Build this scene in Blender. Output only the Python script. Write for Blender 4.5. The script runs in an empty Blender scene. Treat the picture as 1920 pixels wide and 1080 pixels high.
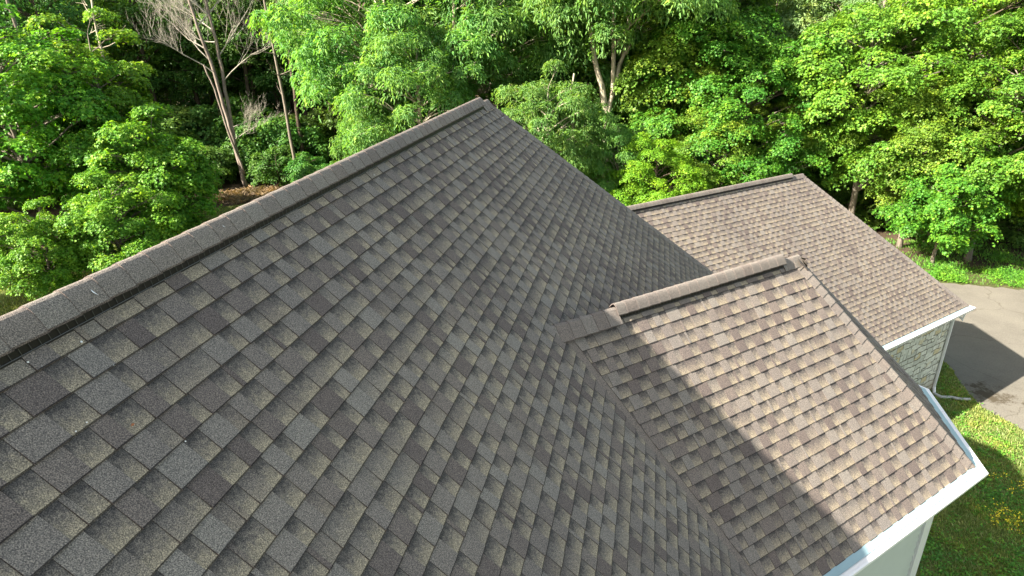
import bpy, math, random
import numpy as np
from mathutils import Vector, Matrix
sc = bpy.context.scene
rad = math.radians
# ------------------------------------------------------------------ camera
GZ = 11.7                                   # camera height above the lawn
TH, ROLL, FPX = rad(22.75), rad(0.15), 1227.0
Fv = np.array([0, math.cos(TH), -math.sin(TH)]); Rv = np.array([1., 0, 0]); Dv = np.array([0, -math.sin(TH), -math.cos(TH)])
Xc = math.cos(ROLL)*Rv + math.sin(ROLL)*Dv; Yc = -math.sin(ROLL)*Rv + math.cos(ROLL)*Dv
cd = bpy.data.cameras.new('camera'); cam = bpy.data.objects.new('camera', cd); sc.collection.objects.link(cam)
cd.sensor_width = 36; cd.lens = FPX/1920*36; cd.clip_start = .05; cd.clip_end = 2000
cam.matrix_world = Matrix(((Xc[0], -Yc[0], -Fv[0], 0), (Xc[1], -Yc[1], -Fv[1], 0), (Xc[2], -Yc[2], -Fv[2], GZ), (0, 0, 0, 1)))
sc.camera = cam
# ------------------------------------------------------------------ light
SUN_AZ, SUN_EL = 248.0, 34.0
w = bpy.data.worlds.new('World'); sc.world = w; w.use_nodes = True
nt = w.node_tree; nt.nodes.clear()
sky = nt.nodes.new('ShaderNodeTexSky'); sky.sky_type = 'NISHITA'; sky.sun_disc = False
sky.sun_elevation = rad(SUN_EL); sky.sun_rotation = rad(SUN_AZ)
bg = nt.nodes.new('ShaderNodeBackground'); bg.inputs[1].default_value = .10
wo = nt.nodes.new('ShaderNodeOutputWorld')
tn = nt.nodes.new('ShaderNodeMix'); tn.data_type = 'RGBA'; tn.blend_type = 'MULTIPLY'; tn.inputs[0].default_value = 1; tn.inputs[7].default_value = (1.21, .955, .675, 1)   # hazy, less blue summer air
nt.links.new(sky.outputs[0], tn.inputs[6]); nt.links.new(tn.outputs[2], bg.inputs[0]); nt.links.new(bg.outputs[0], wo.inputs[0])
sl = bpy.data.lights.new('sun', 'SUN'); sl.energy = 5.0; sl.angle = rad(.53); sl.color = (1, .89, .755)
so = bpy.data.objects.new('sun', sl); sc.collection.objects.link(so)
ls = Vector((math.cos(rad(SUN_EL))*math.sin(rad(SUN_AZ)), math.cos(rad(SUN_EL))*math.cos(rad(SUN_AZ)), math.sin(rad(SUN_EL))))
so.rotation_euler = ls.to_track_quat('Z', 'Y').to_euler()
sc.view_settings.view_transform = 'Standard'; sc.view_settings.look = 'None'; sc.view_settings.gamma = 1
sc.view_settings.exposure = 2.42
sc.cycles.max_bounces = 6; sc.cycles.diffuse_bounces = 3; sc.cycles.glossy_bounces = 2; sc.cycles.transmission_bounces = 3

# ------------------------------------------------------------------ helpers
rng = np.random.default_rng(7); R = random.Random(11)
def meta(o, label=None, cat=None, group=None, kind=None):
    if label: o['label'] = label
    if cat: o['category'] = cat
    if group: o['group'] = group
    if kind: o['kind'] = kind
    return o
def link(o, parent=None):
    sc.collection.objects.link(o)
    if parent is not None: o.parent = parent
    return o
def empty(name, loc=(0, 0, 0)):
    o = bpy.data.objects.new(name, None); o.location = loc; o.empty_display_size = .3
    return link(o)
def mesh_obj(name, V, F, mat, parent=None, attr=None, smooth=False):
    """V list of points, F list of index lists, attr: dict name -> per-corner RGBA list"""
    me = bpy.data.meshes.new(name); me.from_pydata([tuple(v) for v in V], [], [list(f) for f in F])
    me.materials.append(mat)
    if attr:
        for k, vals in attr.items():
            a = me.color_attributes.new(k, 'FLOAT_COLOR', 'CORNER'); a.data.foreach_set('color', np.asarray(vals, dtype=np.float32).ravel())
    if smooth: me.polygons.foreach_set('use_smooth', [True]*len(me.polygons))
    me.update()
    return link(bpy.data.objects.new(name, me), parent)
def np_mesh(name, V, loops, sizes, mat, pattr=None, smooth=False):
    me = bpy.data.meshes.new(name)
    V = np.asarray(V, dtype=np.float32); loops = np.asarray(loops, dtype=np.int32); sizes = np.asarray(sizes, dtype=np.int32)
    me.vertices.add(len(V)); me.vertices.foreach_set('co', V.ravel())
    me.loops.add(len(loops)); me.loops.foreach_set('vertex_index', loops)
    me.polygons.add(len(sizes)); st = np.concatenate(([0], np.cumsum(sizes)[:-1])).astype(np.int32)
    me.polygons.foreach_set('loop_start', st)
    try: me.polygons.foreach_set('loop_total', sizes)
    except Exception: pass
    if smooth: me.polygons.foreach_set('use_smooth', np.ones(len(sizes), dtype=bool))
    if pattr is not None:
        a = me.attributes.new('rnd', 'FLOAT', 'POINT'); a.data.foreach_set('value', np.asarray(pattr, dtype=np.float32))
    me.materials.append(mat); me.update(calc_edges=True)
    return me
class MB:
    def __init__(s): s.V = []; s.F = []
    def add(s, V, F):
        b = len(s.V); s.V += [tuple(v) for v in V]; s.F += [[b+i for i in f] for f in F]
    def box(s, o, ax, ay, az):
        """box from corner o spanned by three vectors"""
        o, ax, ay, az = map(np.array, (o, ax, ay, az))
        P = [o, o+ax, o+ax+ay, o+ay]; P += [p+az for p in P]
        s.add(P, [(3, 2, 1, 0), (4, 5, 6, 7), (0, 1, 5, 4), (1, 2, 6, 5), (2, 3, 7, 6), (3, 0, 4, 7)])
    def tube(s, pts, rads, n=6, caps=True, squash=1.0):
        pts = [np.array(p, float) for p in pts]; rings = []
        ref = np.array([0.31, .17, .93])
        for i, p in enumerate(pts):
            t = pts[min(i+1, len(pts)-1)]-pts[max(i-1, 0)]; t = t/(np.linalg.norm(t)+1e-9)
            a = np.cross(t, ref); a /= (np.linalg.norm(a)+1e-9); b = np.cross(t, a)
            rings.append([p+rads[i]*(math.cos(2*math.pi*k/n)*a+squash*math.sin(2*math.pi*k/n)*b) for k in range(n)])
        V = [v for r in rings for v in r]; F = []
        for i in range(len(pts)-1):
            for k in range(n):
                F.append((i*n+k, i*n+(k+1) % n, (i+1)*n+(k+1) % n, (i+1)*n+k))
        if caps: F.append(list(range(n))[::-1]); F.append([(len(pts)-1)*n+k for k in range(n)])
        s.add(V, F)
    def sweep(s, prof, path_pts, path_x, path_z):
        """open/closed profile (x,z) swept through points with per-point x and z axes; closed profile, capped"""
        n = len(prof); V = []
        for p, ax, az in zip(path_pts, path_x, path_z):
            for a, c in prof: V.append(np.array(p)+a*np.array(ax)+c*np.array(az))
        F = []
        for i in range(len(path_pts)-1):
            for k in range(n): F.append((i*n+k, i*n+(k+1) % n, (i+1)*n+(k+1) % n, (i+1)*n+k))
        F.append(list(range(n))[::-1]); F.append([(len(path_pts)-1)*n+k for k in range(n)])
        s.add(V, F)
    def build(s, name, mat, parent=None, smooth=False): return mesh_obj(name, s.V, s.F, mat, parent, smooth=smooth)
# ------------------------------------------------------------------ materials
def newmat(name):
    m = bpy.data.materials.new(name); m.use_nodes = True
    n = m.node_tree; n.nodes.clear()
    out = n.nodes.new('ShaderNodeOutputMaterial'); b = n.nodes.new('ShaderNodeBsdfPrincipled')
    n.links.new(b.outputs[0], out.inputs[0]); return m, n, b, out
def N(nt, typ, **kw):
    n = nt.nodes.new(typ)
    for k, v in kw.items():
        if k.startswith('i_'): n.inputs[int(k[2:])].default_value = v
        else: setattr(n, k, v)
    return n
def ramp(nt, stops, interp='LINEAR'):
    r = nt.nodes.new('ShaderNodeValToRGB'); cr = r.color_ramp; cr.interpolation = interp
    while len(cr.elements) < len(stops): cr.elements.new(.5)
    for e, (p, c) in zip(cr.elements, stops): e.position = p; e.color = (*c, 1)
    return r
def mix(nt, a, b, fac, mode='MIX'):
    m = nt.nodes.new('ShaderNodeMix'); m.data_type = 'RGBA'; m.blend_type = mode
    for s, v in ((0, fac), (6, a), (7, b)):
        if hasattr(v, 'links'): nt.links.new(v, m.inputs[s])
        else: m.inputs[s].default_value = v if s == 0 else (*v, 1) if len(v) == 3 else v
    return m.outputs[2]
def mat_plain(name, col, rough=.6, noise=.12, scale=6, spec=.4, bump=0, bscale=60):
    m, n, b, o = newmat(name)
    tc = N(n, 'ShaderNodeTexCoord'); nz = N(n, 'ShaderNodeTexNoise'); nz.inputs['Scale'].default_value = scale; nz.inputs['Detail'].default_value = 6
    n.links.new(tc.outputs['Object'], nz.inputs['Vector'])
    r = ramp(n, [(.25, tuple(c*(1-noise) for c in col)), (.75, tuple(min(1, c*(1+noise)) for c in col))])
    n.links.new(nz.outputs[0], r.inputs[0]); n.links.new(r.outputs[0], b.inputs['Base Color'])
    b.inputs['Roughness'].default_value = rough; b.inputs['Specular IOR Level'].default_value = spec
    if bump:
        n2 = N(n, 'ShaderNodeTexNoise'); n2.inputs['Scale'].default_value = bscale; n.links.new(tc.outputs['Object'], n2.inputs['Vector'])
        bp = N(n, 'ShaderNodeBump'); bp.inputs['Strength'].default_value = bump; bp.inputs['Distance'].default_value = .02
        n.links.new(n2.outputs[0], bp.inputs['Height']); n.links.new(bp.outputs[0], b.inputs['Normal'])
    return m
def mat_shingle():
    m, n, b, o = newmat('shingle_granules'); L = n.links.new
    at = N(n, 'ShaderNodeVertexColor', layer_name='tab'); sp = N(n, 'ShaderNodeSeparateColor'); L(at.outputs[0], sp.inputs[0])
    tc = N(n, 'ShaderNodeTexCoord')
    g1 = N(n, 'ShaderNodeTexNoise'); g1.inputs['Scale'].default_value = 215; g1.inputs['Detail'].default_value = 2; L(tc.outputs['Object'], g1.inputs['Vector'])
    g2 = N(n, 'ShaderNodeTexNoise'); g2.inputs['Scale'].default_value = 45; g2.inputs['Detail'].default_value = 4; L(tc.outputs['Object'], g2.inputs['Vector'])
    g3 = N(n, 'ShaderNodeTexNoise'); g3.inputs['Scale'].default_value = .9; g3.inputs['Detail'].default_value = 4; L(tc.outputs['Object'], g3.inputs['Vector'])
    tone = ramp(n, [(0, (.110, .093, .087)), (.3, (.142, .122, .111)), (.6, (.170, .154, .140)), (1, (.186, .174, .158))])
    L(sp.outputs[0], tone.inputs[0])
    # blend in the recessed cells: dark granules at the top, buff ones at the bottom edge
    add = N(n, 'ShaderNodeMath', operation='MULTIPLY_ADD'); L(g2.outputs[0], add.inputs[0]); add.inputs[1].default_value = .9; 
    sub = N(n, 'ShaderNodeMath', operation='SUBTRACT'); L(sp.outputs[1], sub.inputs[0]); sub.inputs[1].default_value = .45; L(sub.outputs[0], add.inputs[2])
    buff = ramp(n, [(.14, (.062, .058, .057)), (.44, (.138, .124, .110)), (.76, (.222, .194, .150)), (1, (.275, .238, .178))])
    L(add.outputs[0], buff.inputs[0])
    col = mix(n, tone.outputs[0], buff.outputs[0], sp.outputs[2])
    edg = ramp(n, [(.955, (1, 1, 1)), (.968, (.22, .22, .23))]); L(sp.outputs[1], edg.inputs[0]); col = mix(n, col, edg.outputs[0], 1.0, 'MULTIPLY')  # dark butt edge: bare cut asphalt, with the shade between courses painted in
    spk = ramp(n, [(.30, (.36, .36, .38)), (.5, (.93, .93, .93)), (.68, (1.95, 1.88, 1.76))]); L(g1.outputs[0], spk.inputs[0])
    col = mix(n, col, spk.outputs[0], 1.0, 'MULTIPLY')
    big = ramp(n, [(.3, (.88, .88, .90)), (.7, (1.1, 1.09, 1.06))]); L(g3.outputs[0], big.inputs[0])
    col = mix(n, col, big.outputs[0], 1.0, 'MULTIPLY')
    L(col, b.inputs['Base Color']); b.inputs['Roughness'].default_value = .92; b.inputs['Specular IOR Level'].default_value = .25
    bp = N(n, 'ShaderNodeBump'); bp.inputs['Strength'].default_value = .5; bp.inputs['Distance'].default_value = .004
    L(g1.outputs[0], bp.inputs['Height']); L(bp.outputs[0], b.inputs['Normal'])
    return m
def mat_leaf(name, c1, c2, c3, trans=.35, hue=.03, val=.35):
    m, n, b, o = newmat(name); L = n.links.new
    at = N(n, 'ShaderNodeAttribute', attribute_name='rnd'); oi = N(n, 'ShaderNodeObjectInfo')
    r = ramp(n, [(0, c1), (.55, c2), (1, c3)]); L(at.outputs['Fac'], r.inputs[0])
    hs = N(n, 'ShaderNodeHueSaturation'); L(r.outputs[0], hs.inputs['Color'])
    mh = N(n, 'ShaderNodeMapRange'); L(oi.outputs['Random'], mh.inputs[0]); mh.inputs[3].default_value = .5-hue; mh.inputs[4].default_value = .5+hue*.6
    L(mh.outputs[0], hs.inputs['Hue'])
    mu = N(n, 'ShaderNodeMath', operation='MULTIPLY', i_1=7.31); L(oi.outputs['Random'], mu.inputs[0])
    fr = N(n, 'ShaderNodeMath', operation='FRACT'); L(mu.outputs[0], fr.inputs[0])
    mv = N(n, 'ShaderNodeMapRange'); L(fr.outputs[0], mv.inputs[0]); mv.inputs[3].default_value = 1-val*.5; mv.inputs[4].default_value = 1+val*.5
    L(mv.outputs[0], hs.inputs['Value'])
    tcn = N(n, 'ShaderNodeTexCoord'); cn = N(n, 'ShaderNodeTexNoise'); cn.inputs['Scale'].default_value = .9; cn.inputs['Detail'].default_value = 3; L(tcn.outputs['Object'], cn.inputs['Vector'])
    cnr = ramp(n, [(.32, (.80, .90, 1.05)), (.5, (1, 1, 1)), (.68, (1.28, 1.10, .85))]); L(cn.outputs[0], cnr.inputs[0]); L(mix(n, r.outputs[0], cnr.outputs[0], 1.0, 'MULTIPLY'), hs.inputs['Color'])
    L(hs.outputs[0], b.inputs['Base Color']); b.inputs['Roughness'].default_value = .5; b.inputs['Specular IOR Level'].default_value = .28
    tr = N(n, 'ShaderNodeBsdfTranslucent'); tcol = mix(n, hs.outputs[0], (1.25, 1.2, .45), 1.0, 'MULTIPLY'); L(tcol, tr.inputs[0])
    ms = N(n, 'ShaderNodeMixShader'); ms.inputs[0].default_value = trans; L(b.outputs[0], ms.inputs[1]); L(tr.outputs[0], ms.inputs[2]); L(ms.outputs[0], o.inputs[0])
    return m
def mat_bark(name, c1, c2):
    m, n, b, o = newmat(name); L = n.links.new
    tc = N(n, 'ShaderNodeTexCoord'); mp = N(n, 'ShaderNodeMapping'); mp.inputs['Scale'].default_value = (5, 5, .9); L(tc.outputs['Object'], mp.inputs[0])
    nz = N(n, 'ShaderNodeTexNoise'); nz.inputs['Scale'].default_value = 2.2; nz.inputs['Detail'].default_value = 8; nz.inputs['Roughness'].default_value = .7; L(mp.outputs[0], nz.inputs['Vector'])
    r = ramp(n, [(.32, c1), (.68, c2)]); L(nz.outputs[0], r.inputs[0]); L(r.outputs[0], b.inputs['Base Color']); b.inputs['Roughness'].default_value = .9; b.inputs['Specular IOR Level'].default_value = .15
    bp = N(n, 'ShaderNodeBump'); bp.inputs['Strength'].default_value = .6; bp.inputs['Distance'].default_value = .05; L(nz.outputs[0], bp.inputs['Height']); L(bp.outputs[0], b.inputs['Normal'])
    return m
def mat_ground(name, cols, s1=.35, s2=9.0, bump=.4):
    m, n, b, o = newmat(name); L = n.links.new
    tc = N(n, 'ShaderNodeTexCoord')
    a = N(n, 'ShaderNodeTexNoise'); a.inputs['Scale'].default_value = s1; a.inputs['Detail'].default_value = 7; a.inputs['Roughness'].default_value = .65; L(tc.outputs['Object'], a.inputs['Vector'])
    c = N(n, 'ShaderNodeTexNoise'); c.inputs['Scale'].default_value = s2; c.inputs['Detail'].default_value = 8; c.inputs['Roughness'].default_value = .75; L(tc.outputs['Object'], c.inputs['Vector'])
    r = ramp(n, [(.3, cols[0]), (.5, cols[1]), (.7, cols[2])]); L(a.outputs[0], r.inputs[0])
    k = ramp(n, [(.3, (.55, .55, .55)), (.7, (1.4, 1.4, 1.35))]); L(c.outputs[0], k.inputs[0])
    L(mix(n, r.outputs[0], k.outputs[0], 1.0, 'MULTIPLY'), b.inputs['Base Color']); b.inputs['Roughness'].default_value = .95; b.inputs['Specular IOR Level'].default_value = .15
    bp = N(n, 'ShaderNodeBump'); bp.inputs['Strength'].default_value = bump; bp.inputs['Distance'].default_value = .03; L(c.outputs[0], bp.inputs['Height']); L(bp.outputs[0], b.inputs['Normal'])
    return m
def mat_driveway():
    m, n, b, o = newmat('old_asphalt'); L = n.links.new
    tc = N(n, 'ShaderNodeTexCoord')
    a = N(n, 'ShaderNodeTexNoise'); a.inputs['Scale'].default_value = .45; a.inputs['Detail'].default_value = 8; a.inputs['Roughness'].default_value = .7; L(tc.outputs['Object'], a.inputs['Vector'])
    c = N(n, 'ShaderNodeTexNoise'); c.inputs['Scale'].default_value = 22; c.inputs['Detail'].default_value = 6; c.inputs['Roughness'].default_value = .8; L(tc.outputs['Object'], c.inputs['Vector'])
    r = ramp(n, [(.3, (.100, .095, .082)), (.5, (.124, .118, .102)), (.72, (.142, .136, .116))]); L(a.outputs[0], r.inputs[0])
    k = ramp(n, [(.3, (.72, .72, .72)), (.7, (1.25, 1.25, 1.22))]); L(c.outputs[0], k.inputs[0])
    col = mix(n, r.outputs[0], k.outputs[0], 1.0, 'MULTIPLY')
    # cracks: thin dark lines where two warped voronoi cells meet
    wn = N(n, 'ShaderNodeTexNoise'); wn.inputs['Scale'].default_value = .8; wn.inputs['Detail'].default_value = 5; L(tc.outputs['Object'], wn.inputs['Vector'])
    wv = mix(n, tc.outputs['Object'], wn.outputs['Color'], .45)
    vo = N(n, 'ShaderNodeTexVoronoi', feature='DISTANCE_TO_EDGE'); vo.inputs['Scale'].default_value = .5; L(wv, vo.inputs['Vector'])
    cr = ramp(n, [(.0, (.68, .66, .63)), (.006, (1, 1, 1))]); L(vo.outputs[0], cr.inputs[0])
    col = mix(n, col, cr.outputs[0], 1.0, 'MULTIPLY')
    # dark mossy dirt that has gathered by the lawn edge and the garage corner
    dn = N(n, 'ShaderNodeTexNoise'); dn.inputs['Scale'].default_value = 2.2; dn.inputs['Detail'].default_value = 9; dn.inputs['Roughness'].default_value = .75; L(tc.outputs['Object'], dn.inputs['Vector'])
    vm = N(n, 'ShaderNodeVectorMath', operation='DISTANCE'); L(tc.outputs['Object'], vm.inputs[0]); vm.inputs[1].default_value = (15.9, 18.6, 0)
    dd = N(n, 'ShaderNodeMapRange'); L(vm.outputs['Value'], dd.inputs[0]); dd.inputs[1].default_value = .3; dd.inputs[2].default_value = 2.0; dd.inputs[3].default_value = .12; dd.inputs[4].default_value = -.3
    ad = N(n, 'ShaderNodeMath', operation='ADD'); L(dn.outputs[0], ad.inputs[0]); L(dd.outputs[0], ad.inputs[1])
    dr = ramp(n, [(.52, (0, 0, 0)), (.62, (1, 1, 1))]); L(ad.outputs[0], dr.inputs[0])
    col = mix(n, col, (.05, .042, .028), dr.outputs[0])
    L(col, b.inputs['Base Color']); b.inputs['Roughness'].default_value = .9; b.inputs['Specular IOR Level'].default_value = .25
    bp = N(n, 'ShaderNodeBump'); bp.inputs['Strength'].default_value = .3; bp.inputs['Distance'].default_value = .01; L(c.outputs[0], bp.inputs['Height']); L(bp.outputs[0], b.inputs['Normal'])
    return m
def mat_stone():
    """irregular ledge stone laid in mortar; UV = metres along the wall and up"""
    m, n, b, o = newmat('ledge_stone'); L = n.links.new
    uv = N(n, 'ShaderNodeUVMap', uv_map='wall'); mp = N(n, 'ShaderNodeMapping'); mp.inputs['Scale'].default_value = (2.3, 5.2, 1); L(uv.outputs[0], mp.inputs[0])
    wn = N(n, 'ShaderNodeTexNoise'); wn.inputs['Scale'].default_value = 1.6; wn.inputs['Detail'].default_value = 3; L(mp.outputs[0], wn.inputs['Vector'])
    wv = mix(n, mp.outputs[0], wn.outputs['Color'], .12)
    def bricks(scx, scy, seed):
        mp2 = N(n, 'ShaderNodeMapping'); mp2.inputs['Scale'].default_value = (1, 1, 1); mp2.inputs['Location'].default_value = (seed, seed*.37, 0); L(uv.outputs[0], mp2.inputs[0])
        w2 = N(n, 'ShaderNodeTexNoise'); w2.inputs['Scale'].default_value = 2.6; w2.inputs['Detail'].default_value = 3; L(mp2.outputs[0], w2.inputs['Vector'])
        wv2 = mix(n, mp2.outputs[0], w2.outputs['Color'], .16)
        bt = N(n, 'ShaderNodeTexBrick'); bt.offset = .37; bt.squash = .62; bt.squash_frequency = 3; bt.offset_frequency = 2; L(wv2, bt.inputs['Vector'])
        bt.inputs['Color1'].default_value = (0, 0, 0, 1); bt.inputs['Color2'].default_value = (1, 1, 1, 1); bt.inputs['Mortar'].default_value = (.5, .5, .5, 1)
        bt.inputs['Scale'].default_value = 1; bt.inputs['Brick Width'].default_value = scx; bt.inputs['Row Height'].default_value = scy; bt.inputs['Mortar Size'].default_value = .014; bt.inputs['Mortar Smooth'].default_value = .4; bt.inputs['Bias'].default_value = 0
        return bt
    b1 = bricks(.50, .17, 0); b2 = bricks(.30, .30, 3.3)
    pk = N(n, 'ShaderNodeTexVoronoi', feature='F1'); pk.inputs['Scale'].default_value = 1.5; L(wv, pk.inputs['Vector']); pr_ = ramp(n, [(.60, (0, 0, 0)), (.61, (1, 1, 1))]); ps = N(n, 'ShaderNodeSeparateColor'); L(pk.outputs['Color'], ps.inputs[0]); L(ps.outputs[0], pr_.inputs[0])
    tone_ = mix(n, b1.outputs[0], b2.outputs[0], pr_.outputs[0]); mort = mix(n, b1.outputs[1], b2.outputs[1], pr_.outputs[0])
    jr = ramp(n, [(.15, (1, 1, 1)), (.8, (0, 0, 0))]); L(mort, jr.inputs[0])
    sr = ramp(n, [(0, (.40, .41, .37)), (.35, (.52, .53, .48)), (.88, (.60, .60, .55)), (.95, (.50, .43, .27))]); L(tone_, sr.inputs[0])
    fn = N(n, 'ShaderNodeTexNoise'); fn.inputs['Scale'].default_value = 8; fn.inputs['Detail'].default_value = 8; L(uv.outputs[0], fn.inputs['Vector'])
    fr = ramp(n, [(.3, (.75, .75, .74)), (.7, (1.1, 1.1, 1.08))]); L(fn.outputs[0], fr.inputs[0])
    c = mix(n, (.13, .125, .10), sr.outputs[0], jr.outputs[0]); c = mix(n, c, fr.outputs[0], 1.0, 'MULTIPLY')
    # brown earth stain at the foot of the wall
    sx = N(n, 'ShaderNodeSeparateXYZ'); L(uv.outputs[0], sx.inputs[0])
    ed = N(n, 'ShaderNodeMapRange'); L(sx.outputs[1], ed.inputs[0]); ed.inputs[1].default_value = .15; ed.inputs[2].default_value = .75; ed.inputs[3].default_value = .75; ed.inputs[4].default_value = 0
    c = mix(n, c, (.26, .20, .12), ed.outputs[0])
    L(c, b.inputs['Base Color']); b.inputs['Roughness'].default_value = .85
    bp = N(n, 'ShaderNodeBump'); bp.inputs['Strength'].default_value = 1; bp.inputs['Distance'].default_value = .03; L(jr.outputs[0], bp.inputs['Height']); L(bp.outputs[0], b.inputs['Normal'])
    return m
M_sh = mat_shingle()
M_white = mat_plain('white_gutter_paint', (.72, .73, .74), .35, .03, 3)
M_blue = mat_plain('bare_metal_flashing', (.24, .36, .40), .4, .08, 4)
M_siding = mat_plain('sage_siding', (.41, .46, .43), .55, .06, 2)
M_trim = mat_plain('grey_trim', (.60, .62, .62), .45, .05, 3)
M_pipe = mat_plain('grey_plastic_pipe', (.34, .36, .36), .5, .15, 5)
M_black = mat_plain('black_vent_plastic', (.006, .0065, .007), .5, .2, 10, .3)
M_wire = mat_plain('vent_mesh', (.05, .052, .055), .5, .2, 10)
M_drop = mat_plain('white_sealant', (.75, .77, .78), .5, .05, 10)
M_stone = mat_stone()
M_drive = mat_driveway()
M_litter = mat_ground('forest_litter', [(.030, .022, .015), (.055, .041, .027), (.09, .066, .044)], .5, 7)
M_lawn = mat_ground('lawn_soil', [(0.060, 0.083, 0.022), (0.103, 0.128, 0.033), (0.164, 0.173, 0.060)], .6, 12)
M_clear = mat_ground('dry_clearing', [(.22, .20, .11), (.30, .25, .17), (.12, .17, .05)], .12, 2, .1)
M_mossy = mat_ground('verge_soil', [(.035, .035, .018), (.055, .065, .022), (.08, .075, .04)], .8, 10)

# ------------------------------------------------------------------ house geometry, solved from the photograph
A1 = rad(12.0); Q4 = math.pi/4; S2 = math.sqrt(.5)
def hd(az): return np.array([math.sin(az), math.cos(az), 0.])
UP = np.array([0, 0, 1.])
P1 = np.array([-.393, 9.622, -1.170+GZ]); E1 = .143
P2 = np.array([3.428, 7.578, -2.803+GZ]); E2 = .1387
P3 = np.array([8.860, 19.938, -4.611+GZ]); E3 = .143
D1, D2 = hd(A1), hd(A1+Q4)
P2 = P2+.13*D2; P3 = P3+.15*D2; P1 = P1+.15*D1
EAVE = -4.985+GZ
EAVE1 = EAVE-.40; V1 = (P1[2]-EAVE1)/S2; V2 = (P2[2]-EAVE)/S2; V3 = 39.4*E3
house = meta(empty('house', (1.5, 8, 0)), 'grey-brown shingled house with hipped roofs, white gutters and a stone garage wing', 'house')
HL = Vector(house.location)
def hpart(o, parent=None):
    """parent a world-space mesh under the house (vertices are already in world space)"""
    o.parent = parent or house
    if parent is None: o.location = -HL
    return o
def clip(poly, a, b, c):
    """keep a*u+b*v+c>=0"""
    out = []
    for i in range(len(poly)):
        p, q = poly[i], poly[(i+1) % len(poly)]
        dp, dq = a*p[0]+b*p[1]+c, a*q[0]+b*q[1]+c
        if dp >= 0: out.append(p)
        if dp*dq < 0:
            t = dp/(dp-dq); out.append((p[0]+t*(q[0]-p[0]), p[1]+t*(q[1]-p[1])))
    return out
def halfplanes(poly):
    area = sum(poly[i][0]*poly[(i+1) % len(poly)][1]-poly[(i+1) % len(poly)][0]*poly[i][1] for i in range(len(poly)))
    sg = 1 if area > 0 else -1; H = []
    for i in range(len(poly)):
        p, q = poly[i], poly[(i+1) % len(poly)]; n = (-(q[1]-p[1])*sg, (q[0]-p[0])*sg); H.append((n[0], n[1], -(n[0]*p[0]+n[1]*p[1])))
    return H
def roof_plane(V, F, T, O, az, poly, e, seed, cut=None, off=0.0, hk=.72):
    """courses of laminated shingles; T collects per-corner (tone, fraction down, recessed, 1)"""
    r = random.Random(seed); n = hd(az); U = hd(az-math.pi/2); vv = n*S2-UP*S2; NN = n*S2+UP*S2
    HP = halfplanes(poly)
    if cut: HP = HP+[cut]
    P = lambda u, v, h: O+U*u+vv*v+NN*h
    # the deck below
    b = len(V); V += [P(u, v, .001) for u, v in poly]; f = list(range(b, b+len(poly)))
    if np.dot(np.cross(V[b+1]-V[b], V[b+2]-V[b+1]), NN) < 0: f = f[::-1]
    F.append(f); T += [(.45, .5, 0, 1)]*len(f)
    umin = min(p[0] for p in poly); umax = max(p[0] for p in poly); vmax = max(p[1] for p in poly)
    nc = int(math.ceil(vmax/e))
    for i in range(nc):
        v0, v1b = i*e-.012+off*(i > 0), (i+1)*e+off
        u = umin-r.random()*.5; wide = 0; jit = 0
        while u < umax:
            if wide <= 0: wide = .96; jit = r.uniform(-.0018, .0018)
            tabbed = True
            for tabbed in (True, False):
                wd = r.choice([.03, .10, .115, .13, .14, .155, .17]) if tabbed else r.choice([.08, .10, .115, .13, .145])
                wd *= r.uniform(.94, 1.06); ua, ub = u, u+wd; u = ub; wide -= wd
                v1 = v1b+jit
                q = [(ua+.0011, v0), (ub-.0011, v0), (ub-.0011, v1), (ua+.0011, v1)]
                if ub < umin or ua > umax: continue
                for hp in HP:
                    q = clip(q, *hp)
                    if len(q) < 3: break
                if len(q) < 3: continue
                hb = (.0155 if tabbed else .0090)*hk
                tone = r.choice([.0, .10, .25, .36, .46, .52, .58, .66, .75, .9]) + r.uniform(-.04, .04)
                gp = 0.0 if tabbed else 1.0
                if tabbed and r.random() < .12: gp = .55
                if not tabbed and r.random() < .12: gp = .45
                b = len(V); m = len(q)
                top = []
                for (a_, c_) in q:
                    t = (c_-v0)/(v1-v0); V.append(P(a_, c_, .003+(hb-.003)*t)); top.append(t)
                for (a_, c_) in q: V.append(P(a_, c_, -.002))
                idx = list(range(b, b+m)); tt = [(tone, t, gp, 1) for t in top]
                nrm = np.cross(V[b+1]-V[b], V[b+2]-V[b+1])
                if np.dot(nrm, NN) < 0: idx = idx[::-1]; tt = tt[::-1]
                F.append(idx); T += tt
                for k in range(m):
                    i0, i1 = idx[k], idx[(k+1) % m]
                    F.append([i1, i0, i0+m, i1+m]); T += [(0, .1, 0, 1)]*4
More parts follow.
